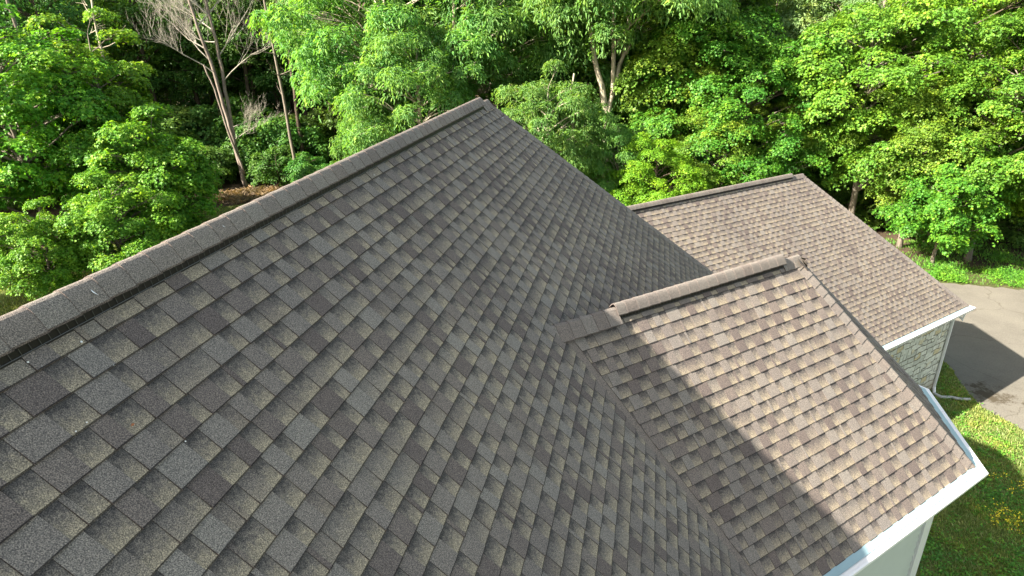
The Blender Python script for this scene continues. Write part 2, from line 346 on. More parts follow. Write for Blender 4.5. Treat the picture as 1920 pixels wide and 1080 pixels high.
def hipcaps(V, F, T, A, B, nL, nR, half, step, lift, seed, raised=0.0, prof=None):
    """folded cap shingles laid from B up to A; nL, nR plane normals each side"""
    r = random.Random(seed); d = B-A; L = np.linalg.norm(d); d = d/L
    a = np.cross(nL, d); a /= np.linalg.norm(a); c = np.cross(d, nR); c /= np.linalg.norm(c)
    Nm = nL+nR; Nm = Nm/np.linalg.norm(Nm)
    sl, sr_ = (a if np.dot(a, nR) < 0 else -a), (c if np.dot(c, nL) < 0 else -c)
    n = int(L/step)+1
    for i in range(n):
        s0, s1 = i*step-.01, min((i+1)*step, L+.01); tone = r.choice([.45, .55, .6, .65, .75, .85])+r.uniform(-.05, .05)
        jt = r.uniform(-.003, .003)
        secs = []
        for s, h in ((s0, lift*.35), (s1, lift)):
            base = A+d*s
            if prof is None:
                ring = [base+sl*(half+jt)+nL*h, base+sl*half*.35+nL*(h+.004), base+sl*.022+nL*(h+.007), base+Nm*(h*1.15+.006), base+sr_*.022+nR*(h+.007), base+sr_*half*.35+nR*(h+.004), base+sr_*(half-jt)+nR*h]
            else:
                side = np.cross(d, UP); side /= np.linalg.norm(side); upv = np.cross(side, d)
                if upv[2] < 0: upv = -upv
                ring = [base+side*x*(1+.0*h)+upv*(z+h) for x, z in prof]
            secs.append(ring)
        b = len(V); m = len(secs[0])
        V += secs[0]+secs[1]+[p-Nm*.012 for p in secs[1]]
        for k in range(m-1):
            q = [b+k, b+k+1, b+m+k+1, b+m+k]
            if np.dot(np.cross(V[q[1]]-V[q[0]], V[q[2]]-V[q[1]]), Nm) < 0: q = q[::-1]
            F.append(q); T += [(tone, .5, 0, 1)]*4
            F.append([b+m+k, b+m+k+1, b+2*m+k+1, b+2*m+k]); T += [(0, .1, 0, 1)]*4
        if i == 0 and prof is not None:
            ce = len(V); V.append(sum(secs[0])/m-d*.01)
            for k in range(m-1): F.append([b+k+1, b+k, ce]); T += [(tone, .5, 0, 1)]*3
        for k in (0, m-1):     # outer edges
            q = [b+k, b+m+k]; e0 = len(V); V += [V[q[0]]-Nm*.010, V[q[1]]-Nm*.010]; F.append([q[0], q[1], e0+1, e0]); T += [(0, .1, 0, 1)]*4
def nrm(az): return hd(az)*S2+UP*S2
def roofobj(name, data, parent=None):
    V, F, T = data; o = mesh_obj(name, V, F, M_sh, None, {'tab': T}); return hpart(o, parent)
t225 = math.tan(rad(22.5))
# main roof
LR1 = 12.5; d = ([], [], [])
r1 = V1*S2
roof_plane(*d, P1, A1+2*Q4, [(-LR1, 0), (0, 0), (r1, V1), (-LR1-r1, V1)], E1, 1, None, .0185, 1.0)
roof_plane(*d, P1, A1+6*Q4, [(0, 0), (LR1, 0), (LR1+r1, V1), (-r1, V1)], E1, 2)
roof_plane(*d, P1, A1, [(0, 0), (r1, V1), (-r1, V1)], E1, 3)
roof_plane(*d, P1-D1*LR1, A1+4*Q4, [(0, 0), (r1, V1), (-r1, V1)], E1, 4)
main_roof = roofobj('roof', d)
main_roof['label'] = 'large main roof of dark mottled shingles in shade'
# front wing roof, its far end half an octagon
r2 = V2*S2; LB2 = 4.9; d = ([], [], [])
c1 = P1[2]+hd(A1+2*Q4)@P1; tS = (hd(A1+2*Q4)@P2+P2[2]-c1)/(hd(A1+2*Q4)@D2)
cutA = (1.0, -.2929, tS-.085)
roof_plane(*d, P2, A1+3*Q4, [(-LB2, 0), (0, 0), (r2*t225, V2), (-LB2, V2)], E2, 5, cutA)
roof_plane(*d, P2, A1+7*Q4, [(0, 0), (LB2, 0), (LB2, V2), (-r2*t225, V2)], E2, 6, (-1.0, .2929*1.0-1.0, tS+1.5))
for k, s in ((2, 7), (1, 8), (0, 9)): roof_plane(*d, P2, A1+k*Q4, [(0, 0), (r2*t225, V2), (-r2*t225, V2)], E2, s)
wing_roof = roofobj('roof', d); wing_roof['label'] = 'small sunlit wing roof joining the main roof at a valley'
# garage roof
r3 = V3*S2; LB3 = 12.2; d = ([], [], [])
roof_plane(*d, P3, A1+3*Q4, [(-LB3, 0), (0, 0), (r3, V3), (-LB3, V3)], E3, 10)
roof_plane(*d, P3, A1+7*Q4, [(0, 0), (LB3, 0), (LB3, V3), (-r3, V3)], E3, 11)
roof_plane(*d, P3, A1+Q4, [(0, 0), (r3, V3), (-r3, V3)], E3, 12)
gar_roof = roofobj('roof', d); gar_roof['label'] = 'long sunlit garage roof of buff-brown shingles behind the wing'
# caps
_h = [(.086, .004), (.072, .027), (.058, .049), (.045, .067), (.033, .081), (.020, .092), (.008, .0975)]
PROF = [(-x, z) for x, z in _h]+[(0, .099)]+_h[::-1]
LOW = [(-.105, -.088), (-.075, -.05), (-.045, -.012), (-.02, .016), (0, .024), (.02, .016), (.045, -.012), (.075, -.05), (.105, -.088)]
def ridge(roofo, P, D, t0, t1, nR, nL, step, seed, prof): 
    d = ([], [], []); hipcaps(*d, P-D*t0, P-D*t1, nL, nR, .1, step, .009, seed, prof=prof); return roofobj('ridge_cap', d, roofo)
ridge(main_roof, P1, D1, .40, LR1-.4, nrm(A1+2*Q4), nrm(A1+6*Q4), .163, 21, PROF)
ridge(main_roof, P1, D1, -.03, .40, nrm(A1+2*Q4), nrm(A1+6*Q4), .163, 22, LOW)
ridge(wing_roof, P2, D2, .32, tS-.72, nrm(A1+3*Q4), nrm(A1+7*Q4), .150, 23, PROF)
ridge(wing_roof, P2, D2, -.03, .32, nrm(A1+3*Q4), nrm(A1+7*Q4), .15, 24, LOW)
ridge(wing_roof, P2, D2, tS-.72, tS+.10, nrm(A1+3*Q4), nrm(A1+7*Q4), .15, 25, [(x*1.3, z*1.15+.030) for x, z in LOW])
ridge(gar_roof, P3, D2, .55, LB3, nrm(A1+3*Q4), nrm(A1+7*Q4), .15, 26, PROF)
ridge(gar_roof, P3, D2, -.03, .55, nrm(A1+3*Q4), nrm(A1+7*Q4), .15, 27, LOW)
def vent(roofo, P, D, t0, t1, side):
    """black slotted vent strip showing under the raised caps on both sides of the ridge"""
    mb = MB(); mw = MB()
    s = np.cross(D, UP); s /= np.linalg.norm(s)
    A, B = P-D*t0, P-D*t1
    pr = [(-.066, -.070), (-.064, -.040), (-.066, .010), (-.04, .05), (0, .075), (.04, .05), (.066, .010), (.064, -.040), (.066, -.070), (.04, -.06), (0, -.01), (-.04, -.06)]
    mb.sweep(pr, [A, B], [s, s], [UP, UP])
    L = t1-t0; nrib = int(L/.045)
    for sg in (-1, 1):
        for z, x in ((-.045, .067),):
            a = A+s*sg*x+UP*z; b = B+s*sg*x+UP*z; mw.tube([a, b], [.0022, .0022], 4)
        for k in range(nrib):
            q = A-D*(k+.5)*.045
            mw.tube([q+s*sg*.067+UP*-.045, q+s*sg*.072+UP*-.010-D*.012], [.0015, .0015], 3)
    hpart(mb.build('ridge_vent', M_black), roofo); v = bpy.data.objects[-1] if False else None
    hpart(mw.build('vent_mesh', M_wire), roofo)
vent(main_roof, P1, D1, .42, LR1-.4, 1); vent(wing_roof, P2, D2, .34, tS-.74, 1); vent(gar_roof, P3, D2, .57, LB3, 1)
def hip(roofo, P, az, V, c, nl, nr, step, seed, half=.15, lift=.012):
    dd = hd(az)*(V*S2/c)-UP*(V*S2); d = ([], [], []); hipcaps(*d, P, P+dd, nl, nr, half, step, lift, seed); return roofobj('hip_cap', d, roofo)
hip(main_roof, P1, A1+Q4, V1, S2, nrm(A1), nrm(A1+2*Q4), .15, 31)
hip(main_roof, P1, A1-Q4, V1, S2, nrm(A1-2*Q4), nrm(A1), .15, 32)
hip(gar_roof, P3, A1+2*Q4, V3, S2, nrm(A1+Q4), nrm(A1+3*Q4), .15, 33)
hip(gar_roof, P3, A1, V3, S2, nrm(A1-Q4), nrm(A1+Q4), .15, 34)
c22 = math.cos(rad(22.5))
for k, s in ((2.5, 35), (1.5, 36), (.5, 37), (-.5, 38)):
    hip(wing_roof, P2, A1+k*Q4, V2, c22, nrm(A1+(k-.5)*Q4), nrm(A1+(k+.5)*Q4), .142, s, .135)
# eave outlines (counter-clockwise seen from above is not needed; each is a list of plan points)
def eave_pts(P, items): return [P+hd(az)*(rr) for az, rr in items]
def gutter(line, outs, name='gutter'):
    """K-style gutter with a solid leaf cover, mitred along an eave polyline; outs = outward azimuth per segment"""
    prof = [(-.012, -.012), (.012, -.002), (.105, .004), (.122, -.004), (.124, -.030), (.112, -.052), (.100, -.085), (.092, -.105), (-.008, -.110)]
    mb = MB(); pts = []; ax = []
    for i, p in enumerate(line):
        if i == 0: nn = hd(outs[0])
        elif i == len(line)-1: nn = hd(outs[-1])
        else:
            nn = hd(outs[i-1])+hd(outs[i]); nn = nn/np.linalg.norm(nn); nn = nn/max(.3, nn@hd(outs[i]))
        pts.append(p); ax.append(nn)
    mb.sweep(prof, pts, ax, [UP]*len(pts)); g_ = hpart(mb.build(name, M_white))
    sm = MB(); p2 = [(x*1.012+.0006, z*1.012+.0012) for x, z in prof]
    for i in range(len(line)-1):
        a, b = line[i], line[i+1]; L_ = np.linalg.norm(b-a); dd = (b-a)/L_; k = .55
        while k < L_-.3:
            c = b-dd*k; o_ = hd(outs[i]); sm = MB(); sm.sweep(p2, [c, c-dd*.012], [o_, o_], [UP, UP]); k += 1.52
            hpart(sm.build('gutter_seam', M_trim), g_)
    return g_
def flashing(line, outs):
    mb = MB(); pts = []; ax = []
    for i, p in enumerate(line):
        if i == 0: nn = hd(outs[0])
        elif i == len(line)-1: nn = hd(outs[-1])
        else: nn = hd(outs[i-1])+hd(outs[i]); nn = nn/np.linalg.norm(nn); nn = nn/max(.3, nn@hd(outs[i]))
        pts.append(p); ax.append(nn)
    mb.sweep([(-.05, .034), (.020, .012), (.056, .0065), (.056, .003), (.018, .003), (-.05, .028)], pts, ax, [UP]*len(pts)); return hpart(mb.build('drip_edge', M_blue))
def octo(rr, P=P2, z=EAVE):
    c = rr/c22; L = []
    L.append(P-D2*(LB2-.2)+hd(A1+3*Q4)*rr)
    for k in (2.5, 1.5, .5, -.5): L.append(P+hd(A1+k*Q4)*c)
    L.append(P-D2*(LB2-.2)+hd(A1+7*Q4)*rr)
    return [np.array([p[0], p[1], z]) for p in L]
oo = [A1+3*Q4, A1+2*Q4, A1+Q4, A1, A1-Q4]
start = octo(r2)[0]
# near end of the wing eave: stop where it dives under the main roof
og = octo(r2-.004, z=EAVE+.0); og[0] = og[0]+D2*.0
gutter(og, oo); flashing(octo(r2, z=EAVE+.006), oo)
def quad(P, D, LB, rr, n0, z):
    """three-sided eave line of a hip-ended wing: near side, end, far side"""
    a = P-D*LB+hd(n0)*rr; b = P+D*rr+hd(n0)*rr; c = P+D*rr-hd(n0)*rr; e = P-D*LB-hd(n0)*rr
    return [np.array([p[0], p[1], z]) for p in (a, b, c, e)]
EAVE3 = P3[2]-r3
gutter(quad(P3, D2, LB3, r3-.004, A1+3*Q4, EAVE3), [A1+3*Q4, A1+Q4, A1+7*Q4]); flashing(quad(P3, D2, LB3, r3, A1+3*Q4, EAVE3+.006), [A1+3*Q4, A1+Q4, A1+7*Q4])
mq = quad(P1, D1, LR1+r1, r1, A1+2*Q4, EAVE1)
gutter(mq, [A1+2*Q4, A1, A1+6*Q4]); flashing([p+UP*.006 for p in mq], [A1+2*Q4, A1, A1+6*Q4])
# soffits and walls
def soffit(lo, li, z):
    mb = MB(); n = len(lo)
    for i in range(n-1):
        a, b, c, e = lo[i], lo[i+1], li[i+1], li[i]
        V = [(p[0], p[1], z) for p in (a, b, c, e)]+[(p[0], p[1], z+.02) for p in (a, b, c, e)]
        mb.add(V, [(0, 1, 2, 3), (7, 6, 5, 4), (0, 4, 5, 1), (1, 5, 6, 2), (2, 6, 7, 3), (3, 7, 4, 0)])
    # fascia board behind the gutter
    for i in range(n-1):
        a, b, c, e = lo[i], lo[i+1], li[i+1], li[i]
        a2, b2 = a+(e-a)*.08, b+(c-b)*.08
        V = [(p[0], p[1], zz) for zz in (z-.015, z+.085) for p in (a, b, b2, a2)]
        mb.add(V, [(0, 1, 2, 3), (7, 6, 5, 4), (0, 4, 5, 1), (1, 5, 6, 2), (2, 6, 7, 3), (3, 7, 4, 0)])
    return hpart(mb.build('soffit', M_white))
INS = .27
soffit(octo(r2-.012), octo(r2-INS-.02), EAVE-.115)
soffit(quad(P3, D2, LB3, r3-.012, A1+3*Q4, EAVE3), quad(P3, D2, LB3, r3-INS-.02, A1+3*Q4, EAVE3), EAVE3-.115)
soffit(quad(P1, D1, LR1+r1-.2, r1-.012, A1+2*Q4, EAVE1), quad(P1, D1, LR1+r1-.2, r1-.35, A1+2*Q4, EAVE1), EAVE1-.115)
def siding(line, outs, z0, z1, expo=.115):
    mb = MB(); n = int((z1-z0)/expo)+1
    for i in range(len(line)-1):
        a, b = line[i], line[i+1]; o = hd(outs[i])
        for k in range(n):
            za = z1-(k+1)*expo; zb = za+expo
            if za < z0: za = z0
            V = [(*(a+o*.024)[:2], za), (*(b+o*.024)[:2], za), (*(b+o*.002)[:2], zb), (*(a+o*.002)[:2], zb), (*(a-o*.01)[:2], za), (*(b-o*.01)[:2], za), (*(b-o*.01)[:2], zb), (*(a-o*.01)[:2], zb)]
            mb.add(V, [(0, 1, 2, 3), (0, 4, 5, 1), (4, 7, 6, 5), (3, 2, 6, 7), (0, 3, 7, 4), (1, 5, 6, 2)])
    return hpart(mb.build('siding_wall', M_siding))
wl = octo(r2-INS, z=0); siding(wl, oo, 0.0, EAVE-.10)
siding(quad(P1, D1, LR1+r1-.3, r1-.33, A1+2*Q4, 0), [A1+2*Q4, A1, A1+6*Q4], 0, EAVE1-.10)
def corner(p, z0, z1, ax, ay, name='corner_trim', w=.085):
    mb = MB(); 
    for d_, o_ in ((ax, ay), (ay, ax)):
        pass
    mb.box(np.array([p[0], p[1], z0])-ax*w, ax*(w), ay*.030, UP*(z1-z0)); return mb
for i, k in ((1, 2.5), (2, 1.5), (3, .5), (4, -.5)):
    mb = MB(); p = wl[i]
    for nn, back in ((oo[i-1], -1), (oo[i], 1)):
        o = hd(nn); al = hd(nn-math.pi/2) if back < 0 else -hd(nn-math.pi/2)
        # board runs from the corner back along its wall
        q = np.array([p[0], p[1], 0])-al*.17-o*.005
        mb.box(q, al*(.17+.0105), o*.050, UP*(EAVE-.10))
    hpart(mb.build('corner_trim', M_trim))
# garage stone walls with uv in metres
def stonewall():
    L = quad(P3, D2, LB3, r3-INS, A1+3*Q4, 0); outs = [A1+3*Q4, A1+Q4, A1+7*Q4]
    me = bpy.data.meshes.new('stone_wall'); V = []; F = []; UV = []
    z1 = EAVE3-.10; s = 0
    for i in range(3):
        a, b = L[i], L[i+1]; Ln = np.linalg.norm(b-a); o = hd(outs[i]); k = len(V)
        V += [(a[0], a[1], -.2), (b[0], b[1], -.2), (b[0], b[1], z1), (a[0], a[1], z1)]
        F.append((k, k+1, k+2, k+3)); UV += [(s, -.2), (s+Ln, -.2), (s+Ln, z1), (s, z1)]; s += Ln
    me.from_pydata(V, [], F); uv = me.uv_layers.new(name='wall')
    for i, u in enumerate(UV): uv.data[i].uv = u
    me.materials.append(M_stone); return hpart(link(bpy.data.objects.new('stone_wall', me))), L
sw, L3 = stonewall()
def downspout(p, o, al, z0, z1, kick, outlet=None):
    """rectangular corrugated downspout standing off the wall, elbow at the top to the gutter, kick-out at the foot"""
    mb = MB(); q = np.array([p[0], p[1], 0.])
    w, dp = .075, .055
    for rib in (-1, 0, 1): mb.box(q+al*(rib*.024-.009)+o*(.02+dp)+UP*z0, al*.018, o*.006, UP*(z1-z0))
    mb.box(q-al*w/2+o*.02+UP*z0, al*w, o*dp, UP*(z1-z0))
    top = q+o*(.02+dp/2)+UP*z1
    if outlet is not None: mb.tube([top-UP*.02, top+UP*.05, outlet-UP*.24, outlet], [.045]*4, 8)
    pts = [q+o*(.02+dp/2)+UP*(z0+.06), q+o*(.05)+UP*(z0-.05)]+kick
    mb.tube(pts[:3], [.042, .05, .048], 8)
    ob = hpart(mb.build('downspout', M_trim)); 
    if len(kick) > 1:
        m2 = MB(); P_ = [np.array(k) for k in kick]; pp = []; rr_ = []
        for i in range(len(P_)-1):
            for j in range(14):
                t = j/14; pp.append(P_[i]*(1-t)+P_[i+1]*t); rr_.append(.052 if j % 2 else .044)
        pp.append(P_[-1]); rr_.append(.06)
        m2.tube(pp, rr_, 10); hpart(m2.build('drain_pipe', M_pipe), ob)
    return ob
n3 = hd(A1+3*Q4)
pc = L3[1]-D2*.10
downspout(pc, n3, D2, .22, EAVE3-.22, [np.array([13.97, 18.62, .07]), np.array([14.08, 18.42, .055]), np.array([14.40, 18.40, .06]), np.array([14.62, 18.30, .055]), np.array([14.92, 18.26, .06])], outlet=np.array([pc[0], pc[1], 0])+n3*.30+D2*.0+UP*(EAVE3-.10))
# rounded elbow below the wing gutter, just round the corner
cn = octo(r2-INS, z=0)[1]; n102 = hd(A1+2*Q4); al2 = hd(A1)
pq = cn+al2*.14
downspout(pq, n102, al2, .2, EAVE-.50, [np.array([pq[0], pq[1], .1])+n102*.3], outlet=np.array([pq[0], pq[1], 0])+n102*.33-al2*.0+UP*(EAVE-.10))
# white sealant dabs and droppings on the shingles
def on_plane(P, az, u, v, h): return P+hd(az-math.pi/2)*u+(hd(az)*S2-UP*S2)*v+nrm(az)*h
def px_on(x, y, P, az):
    v = ((x-960)/FPX)*Xc+((y-540)/FPX)*Yc+Fv; c = P[2]-GZ+hd(az)@P; t = c/(v@hd(az)+v[2]); return v*t+UP*GZ
for x, y, s in ((50, 682, .004), (150, 644, .005), (76, 690, .003), (210, 688, .0065), (160, 795, .003), (345, 830, .003), (140, 812, .003), (942, 222, .012), (912, 205, .010), (700, 330, .006)):
    mb = MB(); c = px_on(x, y, P1, A1+2*Q4)+nrm(A1+2*Q4)*.013; U = D1; W = hd(A1+2*Q4)*S2-UP*S2
    k = 7; mb.add([c+nrm(A1+2*Q4)*.003]+[c+(U*math.cos(6.283*i/k)*1.2+W*math.sin(6.283*i/k))*s*R.uniform(.7, 1.3) for i in range(k)], [(0, 1+i, 1+(i+1) % k) for i in range(k)])
    hpart(mb.build('bird_dropping', M_drop), main_roof)
for t, ln in ((7.30, .05), (6.35, .02)):
    mb = MB(); c = P1-D1*t+hd(A1+2*Q4)*.048+UP*.070; mb.add([c+D1*.004, c+hd(A1+2*Q4)*ln*.7-UP*ln*.5+D1*.003, c-D1*.005+hd(A1+2*Q4)*ln*.3-UP*ln*.2+UP*.002], [(0, 1, 2)])
    hpart(mb.build('sealant_dab', M_drop), main_roof)

# ------------------------------------------------------------------ ground, lawn, driveway
def terrain(x, y):
    x = np.asarray(x, float); y = np.asarray(y, float)
    d = np.hypot(x, y)
    t = np.clip((d-48)/30, 0, 1); t = t*t*(3-2*t)
    bump = .35*np.sin(x*.21+1)*np.cos(y*.17)+.2*np.sin(x*.5+y*.37)+.12*np.sin(x*1.1-y*.9)
    far = np.clip((d-112)/90, 0, 1); far = far*far*(3-2*far)
    return bump*t*1.1+far*26-.05*t
def grid(name, xs, ys, zf, mat, zoff=0):
    X, Y = np.meshgrid(xs, ys); Z = zf(X, Y)+zoff; nx, ny = len(xs), len(ys)
    V = np.stack([X.ravel(), Y.ravel(), Z.ravel()], 1); i = np.arange(nx*ny).reshape(ny, nx)
    q = np.stack([i[:-1, :-1], i[:-1, 1:], i[1:, 1:], i[1:, :-1]], -1).reshape(-1, 4)
    me = np_mesh(name, V, q.ravel(), np.full(len(q), 4), mat, smooth=True)
    return link(bpy.data.objects.new(name, me))
gs = np.concatenate([np.linspace(-900, -130, 12), np.linspace(-120, 120, 121), np.linspace(130, 900, 12)])
g = grid('ground', gs, gs, terrain, M_litter); meta(g, 'brown forest floor of fallen leaves and soil under the trees', 'ground', kind='structure')
def sheet(name, pts, z, mat, label, cat, kind='structure'):
    me = bpy.data.meshes.new(name); me.from_pydata([(x, y, z) for x, y in pts], [], [list(range(len(pts)))]); me.materials.append(mat)
    o = link(bpy.data.objects.new(name, me)); return meta(o, label, cat, kind=kind)
def wob(pts, n=8, a=.06, seed=1):
    r = random.Random(seed); out = []
    for i in range(len(pts)-1):
        for j in range(n):
            t = j/n; out.append((pts[i][0]*(1-t)+pts[i+1][0]*t+r.uniform(-a, a), pts[i][1]*(1-t)+pts[i+1][1]*t+r.uniform(-a, a)))
    return out+[pts[-1]]
LAWN_EDGE = [(15.2, 23.0), (15.76, 21.12), (15.58, 20.08), (15.28, 19.11), (15.1, 18.26), (15.14, 17.7), (15.39, 16.99), (15.48, 16.57), (16.2, 15.2), (17.5, 13.0), (19.5, 10.0), (22, 6.0)]
EDGE = wob(LAWN_EDGE, 6, .05)
lawn = sheet('lawn', EDGE[::-1]+[(8, 24), (-6, 22), (-16, 20), (-18, -14), (22, -14)], .004, M_lawn, 'green lawn between the house and the driveway', 'lawn')
FARE = [(10, 31.5), (14, 29.9), (17.5, 28.9), (19.61, 28.55), (20.1, 28.28), (21.7, 28.01), (23.38, 27.49), (27, 26.5), (34, 25.5), (45, 24)]
drive = sheet('driveway', EDGE+[(45, 4)]+wob(FARE, 6, .10, 3)[::-1]+[(9, 27), (12, 24)], .008, M_drive, 'weathered pale asphalt driveway at the right beyond the garage', 'driveway')
verge = sheet('verge', wob(FARE, 6, .1, 3)+[(46, 28), (34, 29.3), (27, 29.8), (22, 30.2), (18, 31), (12, 33), (8, 34)], .004, M_mossy, 'strip of weedy earth between driveway and woods', 'verge')
yard = sheet('yard', wob([(-30, 24), (-24, 33), (-19.8, 41.8), (-13, 45.5), (-4, 44), (6, 38), (10, 32)], 5, .3, 5)+[(8, 24), (-6, 22), (-16, 20)], .003, M_lawn, 'mown grass behind the house on the left', 'lawn')
clr = grid('clearing', np.linspace(-52, -6, 24), np.linspace(86, 108, 12), terrain, M_clear, .05); meta(clr, 'dry sunlit clearing glimpsed through the trunks beyond the woods', 'clearing', kind='structure')
# ------------------------------------------------------------------ leaves
MAPLE = (np.array([(0, 0, 0), (-.32, .06, .05), (-.56, .46, .02), (-.2, .52, .07), (0, 1, -.14), (.2, .52, .07), (.56, .46, .02), (.32, .06, .05)]), [(0, 4, 3, 2, 1), (0, 7, 6, 5, 4)])
LANCE = (np.array([(0, 0, 0), (-.17, .45, .04), (0, 1, -.22), (.17, .45, .04)]), [(0, 2, 1), (0, 3, 2)])
FROND = (np.array([(0, 0, 0), (-.15, .30, .05), (-.10, .66, -.05), (0, 1, -.32), (.10, .66, -.05), (.15, .30, .05)]), [(0, 3, 2, 1), (0, 5, 4, 3)])
OVAL = (np.array([(0, 0, 0), (-.26, .3, .04), (-.22, .7, .02), (0, 1, -.08), (.22, .7, .02), (.26, .3, .04)]), [(0, 3, 2, 1), (0, 5, 4, 3)])
def nz(a): return a/(np.linalg.norm(a, axis=-1, keepdims=True)+1e-9)
def leaves(name, P, Nn, D, S, shape, mat, rnd):
    sv, sf = shape; D = nz(D-(D*Nn).sum(1, keepdims=True)*Nn); X = np.cross(D, Nn)
    V = P[:, None, :]+S[:, None, None]*(sv[None, :, 0:1]*X[:, None, :]+sv[None, :, 1:2]*D[:, None, :]+sv[None, :, 2:3]*Nn[:, None, :])
    n, k = len(P), len(sv); base = (np.arange(n)*k)[:, None]
    idx = np.concatenate([np.array(f) for f in sf]); loops = (base+idx[None, :]).ravel(); sizes = np.tile([len(f) for f in sf], n)
    return np_mesh(name, V.reshape(-1, 3), loops, sizes, mat, np.repeat(rnd, k))
def crown_points(rg, H, zb, Rc, nlobe, lobe_r, squash, pads, pad_r, nleaf, droop=.35, top=.9, cx=0, cy=0, asym=None, shape_pow=1.0):
    """lobes over an egg-shaped envelope, leaf pads over each lobe, leaves over each pad"""
    zc = zb+(H-zb)*.45; L = []
    for i in range(nlobe):
        z = 1-2*(i+.5)/nlobe; z = z*.98; ph = i*2.39996+rg.uniform(-.35, .35); q = math.sqrt(max(0, 1-z*z))
        d = np.array([q*math.cos(ph), q*math.sin(ph), z])
        k = rg.uniform(.28, .98)**.6; hz = (H-zc) if z > 0 else (zc-zb)
        c = np.array([cx+d[0]*Rc*k, cy+d[1]*Rc*k, zc+d[2]*hz*k*.92])
        if asym is not None: c[0] += asym[0]*d[0]*Rc*.2; c[1] += asym[1]*d[1]*Rc*.2
        L.append((c, lobe_r*rg.uniform(.7, 1.35), d))
    PP = []; NN_ = []; DD = []; SS = []; RR = []; PC = []
    for c, r, d in L:
        n = max(4, int(pads*(r/lobe_r)**2)); lr = rg.uniform(-.12, .12)
        z = rg.uniform(-.35, 1, n); ph = rg.uniform(0, 6.283, n); q = np.sqrt(1-z*z)
        o = np.stack([q*np.cos(ph), q*np.sin(ph), z], 1); o = nz(o+d*.45)
        pc = c+o*np.array([r, r, r*squash])*rg.uniform(.60, 1.16, (n, 1)); PC.append((c, pc))
        pn = nz(o*.55+np.array([0, 0, .75])+rg.normal(0, .12, (n, 3)))
        for j in range(n):
            m = int(nleaf*rg.uniform(.6, 1.3)); pr = pad_r*rg.uniform(.65, 1.3)
            e1 = nz(np.cross(pn[j], [.3, .9, .1])); e2 = np.cross(pn[j], e1)
            a = rg.uniform(0, 6.283, m); rr = np.sqrt(rg.uniform(0, 1, m))*pr*(1+.35*np.sin(a*rg.integers(2, 5)+rg.uniform(0, 6)))
            p = pc[j]+np.outer(rr*np.cos(a), e1)+np.outer(rr*np.sin(a), e2)-pn[j]*(rr**2/pr*droop)[:, None]-np.array([0, 0, 1])*(rr/pr*droop*.25)[:, None]+rg.normal(0, pr*.10, (m, 3))
            out = np.outer(np.cos(a), e1)+np.outer(np.sin(a), e2)
            PP.append(p); DD.append(nz(out+rg.normal(0, .55, (m, 3))-np.array([0, 0, droop]))); NN_.append(nz(pn[j]+out*.25+rg.normal(0, .33, (m, 3))))
            RR.append(np.clip(.5+lr+rg.normal(0, .2, m)+.10*(pc[j][2]-zc)/(H-zb), 0, 1))
    return np.concatenate(PP), np.concatenate(NN_), np.concatenate(DD), np.concatenate(RR), L, PC
def curve(a, b, rg, sag=.0, n=5, wob_=.05):
    a = np.array(a, float); b = np.array(b, float); L = np.linalg.norm(b-a); pts = []
    off = rg.normal(0, wob_*L, 3); off[2] *= .4
    for i in range(n+1):
        t = i/n; pts.append(a*(1-t)+b*t+off*math.sin(math.pi*t)+np.array([0, 0, sag*L*math.sin(math.pi*t)])+(rg.normal(0, .012*L, 3) if 0 < i < n else 0))
    return pts
def trunk_mesh(rg, H, rb, stems, L, PC, zb, twig=.5, dead=0, limb_k=1.0):
    """stems: list of polylines; limbs run from the nearest stem to every lobe, twigs to some pads"""
    mb = MB(); S = []
    for st in stems:
        pts = [np.array(p[:3], float) for p in st]; rs = [p[3] for p in st]
        P_ = []; R_ = []
        for i in range(len(pts)-1):
            for j in range(4):
                t = j/4; P_.append(pts[i]*(1-t)+pts[i+1]*t+(rg.normal(0, rs[i]*.18, 3) if (i or j) else 0)); R_.append(rs[i]*(1-t)+rs[i+1]*t)
        P_.append(pts[-1]); R_.append(rs[-1])
        if st is stems[0]: R_[0] *= 1.5; 
        mb.tube(P_, R_, 9); S += list(zip(P_, R_))
    for (c, r, d), (_, pc) in zip(L, PC):
        best = None
        for p, rr in S:
            h = math.hypot(c[0]-p[0], c[1]-p[1]); dz = c[2]-p[2]
            cost = h+abs(dz-.55*h)*1.0+(5 if p[2] < zb*.75 else 0)
            if best is None or cost < best[0]: best = (cost, p, rr)
        p, rr = best[1], best[2]; l0 = min(rr*.6, .035+.022*np.linalg.norm(c-p))*limb_k
        cp = curve(p, c, rg, .07, 5); mb.tube(cp, list(np.linspace(l0, .018, 6)), 5, False)
        for q in pc:
            if rg.uniform() < twig:
                s = cp[rg.integers(2, 6)]; mb.tube(curve(s, q, rg, .05, 3, .08), [.018, .014, .010, .006], 3, False)
    return mb
def proto_mesh(kind, seed, H, zb, Rc, leafmat, barkmat, shape, size, nlobe, lobe_r, squash, pads, pad_r, nleaf, droop, stems=None, rb=.2, twig=.45, asym=None):
    rg = np.random.default_rng(seed)
    P, Nn, D, rn, L, PC = crown_points(rg, H, zb, Rc, nlobe, lobe_r, squash, pads, pad_r, nleaf, droop, asym=asym)
    S = size*rg.uniform(.45, 1.35, len(P)); cm = leaves(kind+'_crown', P, Nn, D, S, shape, leafmat, rn)
    if stems is None:
        lx, ly = rg.normal(0, .35, 2); stems = [[(0, 0, -.3, rb), (lx*.3, ly*.3, H*.25, rb*.8), (lx, ly, H*.55, rb*.55), (lx*1.3, ly*1.2, H*.84, rb*.12)]]
    mb = trunk_mesh(rg, H, rb, stems, L, PC, zb, twig)
    me = bpy.data.meshes.new(kind+'_trunk'); me.from_pydata([tuple(v) for v in mb.V], [], mb.F); me.materials.append(barkmat)
    me.polygons.foreach_set('use_smooth', [True]*len(me.polygons)); return me, cm
